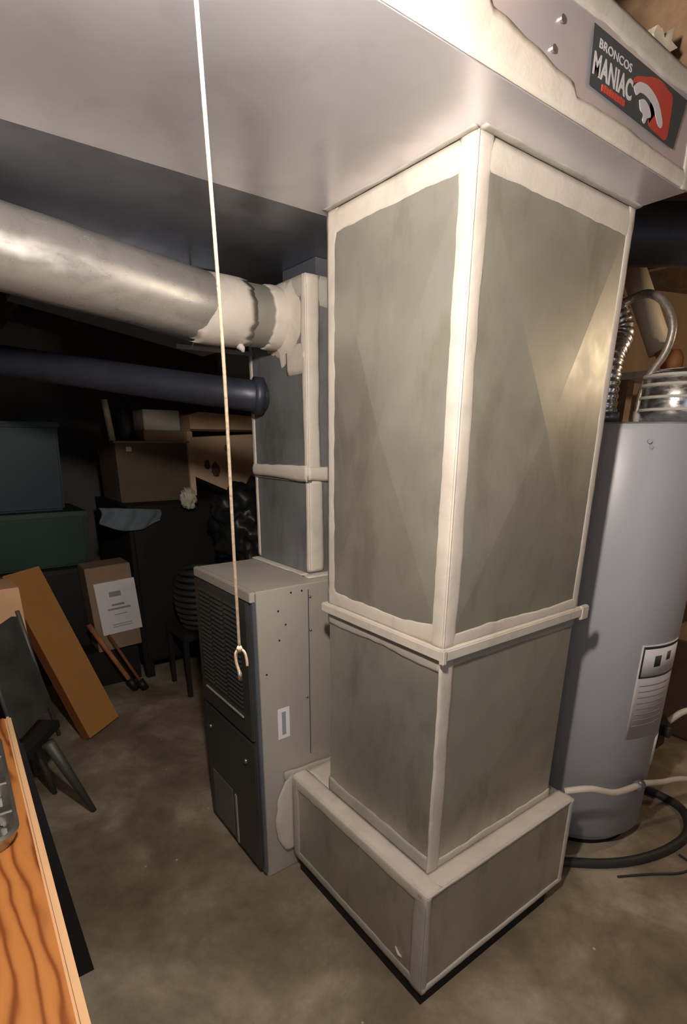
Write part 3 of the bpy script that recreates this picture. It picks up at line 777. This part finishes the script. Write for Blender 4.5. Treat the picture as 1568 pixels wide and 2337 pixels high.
leg((-0.66, 1.27, 0.36), (-0.549, 1.287, 0.0), 0.022, 0.012)
leg((-0.70, 1.40, 0.36), (-0.652, 1.501, 0.0), 0.018, 0.010)
leg((-1.02, 1.40, 0.36), (-1.08, 1.35, 0.0), 0.018, 0.010)
leg((-0.90, 1.60, 0.36), (-0.93, 1.68, 0.0), 0.018, 0.010)

cr = thing('storage_crate', 'black plastic crate at the left edge holding up a pale carton', 'crate', (-0.95, 1.75, 0))
obj('crate_body', B(-1.22, -0.70, 1.70, 2.02, 0.001, 0.60, 0.006), M['black'], cr)
obj('crate_rim', B(-1.23, -0.69, 1.69, 2.03, 0.57, 0.602, 0.004), M['black'], cr)
tc = thing('pale_carton', 'pale tan carton in front of the leaning orange board at the left edge', 'box', (-0.9, 1.78, 0.603))
obj('carton_body', rotz(B(-1.10, -0.625, 1.70, 1.90, 0.604, 0.845, 0.003), radians(3), (-0.625, 1.70, 0)), M['tan_light'], tc)

ob = thing('leaning_orange_board', 'long flat orange cardboard box leaning against the dark bins', 'box', (-0.35, 1.93, 0))
BL, BR = Vector((-0.436, 1.855, 0.012)), Vector((-0.263, 1.998, 0.012))
up = Vector((-0.205, 0.36, 0.775))
nn = (BR-BL).cross(up).normalized()
if nn.y > 0: nn = -nn
obj('board_face', quad([BL, BR, BR+up, BL+up], 0.004, nn), M['orange'], ob)
obj('board_shaded_sides', quad([BL-nn*0.045, BR-nn*0.045, BR+up-nn*0.045, BL+up-nn*0.045], 0.0449, nn), M['orange_dark'], ob)  # sides and back of the box, coloured as if in shadow

# ------------------------------------------------------------------ clutter along the back
def bin_(name, label, x0, x1, y0, y1, z0, z1, mat, cat='bin', lid=True, grp=None):
    t = thing(name, label, cat, ((x0+x1)/2, (y0+y1)/2, z0), grp)
    bm = bmesh.new(); tp = 0.02
    v = [bm.verts.new(p) for p in ((x0+tp, y0+tp, z0), (x1-tp, y0+tp, z0), (x1-tp, y1-tp, z0), (x0+tp, y1-tp, z0), (x0, y0, z1-0.02), (x1, y0, z1-0.02), (x1, y1, z1-0.02), (x0, y1, z1-0.02))]
    for f in ((3, 2, 1, 0), (4, 5, 6, 7), (0, 1, 5, 4), (1, 2, 6, 5), (2, 3, 7, 6), (3, 0, 4, 7)): bm.faces.new([v[i] for i in f])
    bmesh.ops.bevel(bm, geom=list(bm.edges), offset=0.012, segments=3, affect='EDGES')
    obj('bin_body', bm, mat, t)
    if lid: obj('lid', B(x0-0.012, x1+0.012, y0-0.012, y1+0.012, z1-0.03, z1-0.001, 0.006), mat, t)
    return t
bin_('storage_bin', 'black storage bin at the bottom of the bin stack behind the orange board', -1.05, -0.16, 2.62, 3.10, 0.001, 0.70, M['black'], grp='stacked storage bins')
bin_('storage_bin', 'dull green storage bin above the orange board, under the dark blue one', -1.05, -0.15, 2.66, 3.10, 0.702, 1.02, M['green_bin'], grp='stacked storage bins')
bin_('storage_bin', 'dark blue storage bin at the top of the bin stack', -1.05, -0.22, 2.70, 3.12, 1.022, 1.50, M['blue_bin'], grp='stacked storage bins')
cb = thing('black_cabinet', 'black low cabinet in the dark back left under brown boxes', 'cabinet', (0.6, 2.8, 0))
obj('cabinet_body', B(0.02, 1.25, 2.42, 3.15, 0.10, 1.05, 0.004), M['black_matte'], cb)
obj('cabinet_door', B(0.04, 0.62, 2.40, 2.418, 0.12, 1.03, 0.003), M['black_matte'], cb)
obj('cabinet_door', B(0.64, 1.23, 2.40, 2.418, 0.12, 1.03, 0.003), M['black_matte'], cb)
for (x, y) in ((0.05, 2.44), (1.20, 2.44), (0.05, 3.10), (1.20, 3.10)):
    obj('leg', B(x-0.025, x+0.025, y-0.02, y+0.03, 0, 0.10), M['black_matte'], cb)
bb = thing('brown_carton', 'dark brown closed carton on the black cabinet, pale side to the right', 'box', (0.3, 2.85, 1.052))
obj('carton_body', B(0.05, 0.475, 2.62, 3.02, 1.052, 1.40, 0.003), M['card_dark'], bb)
obj('carton_flap', B(0.04, 0.485, 2.60, 2.64, 1.392, 1.402), M['card_mid'], bb)
obj('carton_side', B(0.476, 0.510, 2.60, 3.00, 1.075, 1.46, 0.002), M['card'], bb)['label'] = 'pale tan side panel'
obj('tape_patch', B(0.11, 0.14, 2.617, 2.62, 1.345, 1.37), M['sticker'], bb)
tn = thing('tan_carton', 'large tan carton stained dark, behind the pull cord and left of the plenum', 'box', (0.75, 2.8, 1.10))
obj('carton_body', quad([(0.515, 2.62, 1.19), (0.515, 2.62, 1.425), (1.05, 2.62, 1.455), (1.05, 2.62, 1.055), (0.82, 2.62, 1.055)], 0.35, Y), M['card'], tn)
for (x, z, s) in ((0.655, 1.225, 0.045), (0.60, 1.26, 0.03), (0.74, 1.36, 0.02)):
    obj('stain', blob((x, 2.619, z), (s*0.6, 0.002, s), 0.4, x*9, 3), M['card_mark'], tn, True)
tn2 = thing('tan_carton', 'flat tan carton on top of the large stained carton', 'box', (0.75, 2.8, 1.46))
obj('carton_body', quad([(0.50, 2.60, 1.462), (0.50, 2.60, 1.555), (0.56, 2.60, 1.575), (1.02, 2.60, 1.555), (1.02, 2.60, 1.474), (0.9, 2.60, 1.474)], 0.36, Y), M['card'], tn2)
obj('tape_strip', B(0.50, 1.02, 2.596, 2.60, 1.462, 1.474), M['card_tape'], tn2)
sv = thing('silver_box', 'small silver grey box on the dark brown carton', 'box', (0.38, 2.8, 1.403))
obj('box_body', B(0.24, 0.46, 2.66, 2.86, 1.465, 1.58, 0.004), M['white_bar'], sv)
obj('box_base', B(0.23, 0.47, 2.65, 2.87, 1.403, 1.464, 0.004), M['card_mid'], sv)
wp = thing('white_tube', 'short off white tube standing on the dark brown carton', 'tube', (0.08, 2.75, 1.403))
obj('tube', T([(0.075, 2.75, 1.403), (0.055, 2.75, 1.63)], 0.018, 14), M['white_bar'], wp, True)
dj = thing('dark_jug', 'dark rounded jug between the white tube and the silver box', 'jug', (0.17, 2.8, 1.403))
obj('jug_body', T([(0.165, 2.80, 1.403), (0.165, 2.80, 1.42), (0.165, 2.80, 1.53), (0.165, 2.80, 1.57), (0.165, 2.80, 1.60)], [0.045, 0.055, 0.055, 0.022, 0.022], 20), M['black'], dj, True)
gc2 = thing('grey_cloth', 'blue grey cloth draped over the front edge of the black cabinet', 'cloth', (0.0, 2.4, 1.0))
bm = bmesh.new(); rows = []
for i in range(25):
    u = i/24; row = []
    for j in range(13):
        v_ = j/12
        x = -0.135+0.33*u+0.01*sin(v_*5)
        sag = 0.05*sin(pi*u)
        z = 1.09-0.10*u*0.3-(0.03+0.085*v_*(1-0.3*u))-sag*v_
        y = 2.385-0.012*sin(u*17+v_*3)-0.01*v_
        row.append(bm.verts.new((x, y, z)))
    rows.append(row)
for i in range(24):
    for j in range(12): bm.faces.new((rows[i][j], rows[i+1][j], rows[i+1][j+1], rows[i][j+1]))
g2 = obj('cloth_sheet', bm, M['cloth_grey'], gc2, True)
sd = g2.modifiers.new('thickness', 'SOLIDIFY'); sd.thickness = 0.006

bx = thing('document_carton', 'brown carton with a white printed sheet, between the orange board and the black cabinet', 'box', (-0.08, 2.7, 0.19))
def tilt(bm, a, c):
    bmesh.ops.rotate(bm, verts=bm.verts, cent=Vector(c), matrix=Matrix.Rotation(a, 3, 'Y'))
    return bm
ct = (-0.06, 2.42, 0.45)
obj('carton_body', tilt(B(-0.235, 0.010, 2.42, 2.60, 0.235, 0.735, 0.003), radians(-2), ct), M['card_mid'], bx)
obj('printed_sheet', tilt(B(-0.200, 0.022, 2.412, 2.419, 0.335, 0.645), radians(-3), ct), M['sticker2'], bx)['label'] = 'white sheet with a few dark printed lines'
bm = bmesh.new()
for (x0, x1, z0, z1) in ((-0.13, -0.065, 0.555, 0.585), (-0.125, -0.055, 0.500, 0.512), (-0.15, -0.025, 0.476, 0.487), (-0.12, -0.05, 0.445, 0.449), (-0.14, -0.03, 0.385, 0.389), (-0.14, -0.03, 0.372, 0.376)):
    box(bm, x0, x1, 2.4108, 2.4125, z0, z1)
obj('printed_lines', tilt(bm, radians(-3), ct), M['ink_grey'], bx)
cr2 = thing('low_black_crate', 'low black crate on the floor under the carton with the white sheet', 'crate', (-0.1, 2.6, 0))
obj('crate_body', B(-0.30, 0.0, 2.45, 2.61, 0.001, 0.222, 0.004), M['black_matte'], cr2)
for q, (a, b_, lb_, mt_) in enumerate((((-0.085, 2.28, 0.012), (-0.27, 2.39, 0.42), 'red orange tool handle leaning with its dark tip on the floor by the orange board', 'rust'),
                                    ((-0.040, 2.25, 0.012), (-0.175, 2.38, 0.34), 'thin dark red stick leaning right of the orange tool handle', 'orange_dark'))):
    t = thing('tool_handle', lb_, 'tool', a, 'leaning tools')
    a, b_ = Vector(a), Vector(b_)
    obj('handle', T([a, b_], 0.014 if q == 0 else 0.009, 12), M[mt_], t, True)
    obj('tip', T([a+(a-b_)*0.0, a+(b_-a)*0.16], 0.022, 12), M['black'], t, True)
lb1 = obj('garbage_bag', blob((0.68, 2.02, 0.30), (0.24, 0.24, 0.30), 0.26, 5, 5), M['black_bag'], None, True)
tag(lb1, 'lower black garbage bag behind the furnace, on the floor', 'bag', 'piled garbage bags')
lb2 = obj('garbage_bag', blob((0.64, 2.05, 0.92), (0.26, 0.24, 0.26), 0.28, 11, 5), M['black_bag'], None, True)
tag(lb2, 'upper black garbage bag bulging beside the plenum, piled on another bag', 'bag', 'piled garbage bags')
rg = obj('pale_rag', blob((0.345, 2.32, 1.085), (0.045, 0.03, 0.06), 0.5, 8, 4), M['cloth_pale'], None, True)
tag(rg, 'small pale crumpled rag on the cabinet edge left of the upper garbage bag', 'rag')
bk = thing('wicker_basket', 'dark wicker basket rim just left of the furnace top', 'basket', (0.20, 2.1, 0.3))
bm = bmesh.new()
for i in range(10):
    z = 0.40+i*0.035; r_ = 0.10+0.035*sin(i/9*pi)
    pts = [(0.285+r_*cos(a), 2.10+r_*sin(a), z) for a in [2*pi*k/32 for k in range(33)]]
    tube(bm, pts, 0.016, 8, False)
obj('wicker_body', bm, M['rubber'], bk, True)
st_ = thing('small_stool', 'black stool carrying the wicker basket beside the furnace', 'stool', (0.22, 2.1, 0))
obj('seat', B(0.13, 0.42, 2.0, 2.3, 0.34, 0.383, 0.004), M['black_matte'], st_)
for (x, y) in ((0.145, 2.02), (0.40, 2.02), (0.145, 2.28), (0.40, 2.28)):
    obj('leg', B(x-0.012, x+0.012, y-0.012, y+0.012, 0, 0.34), M['black_matte'], st_)
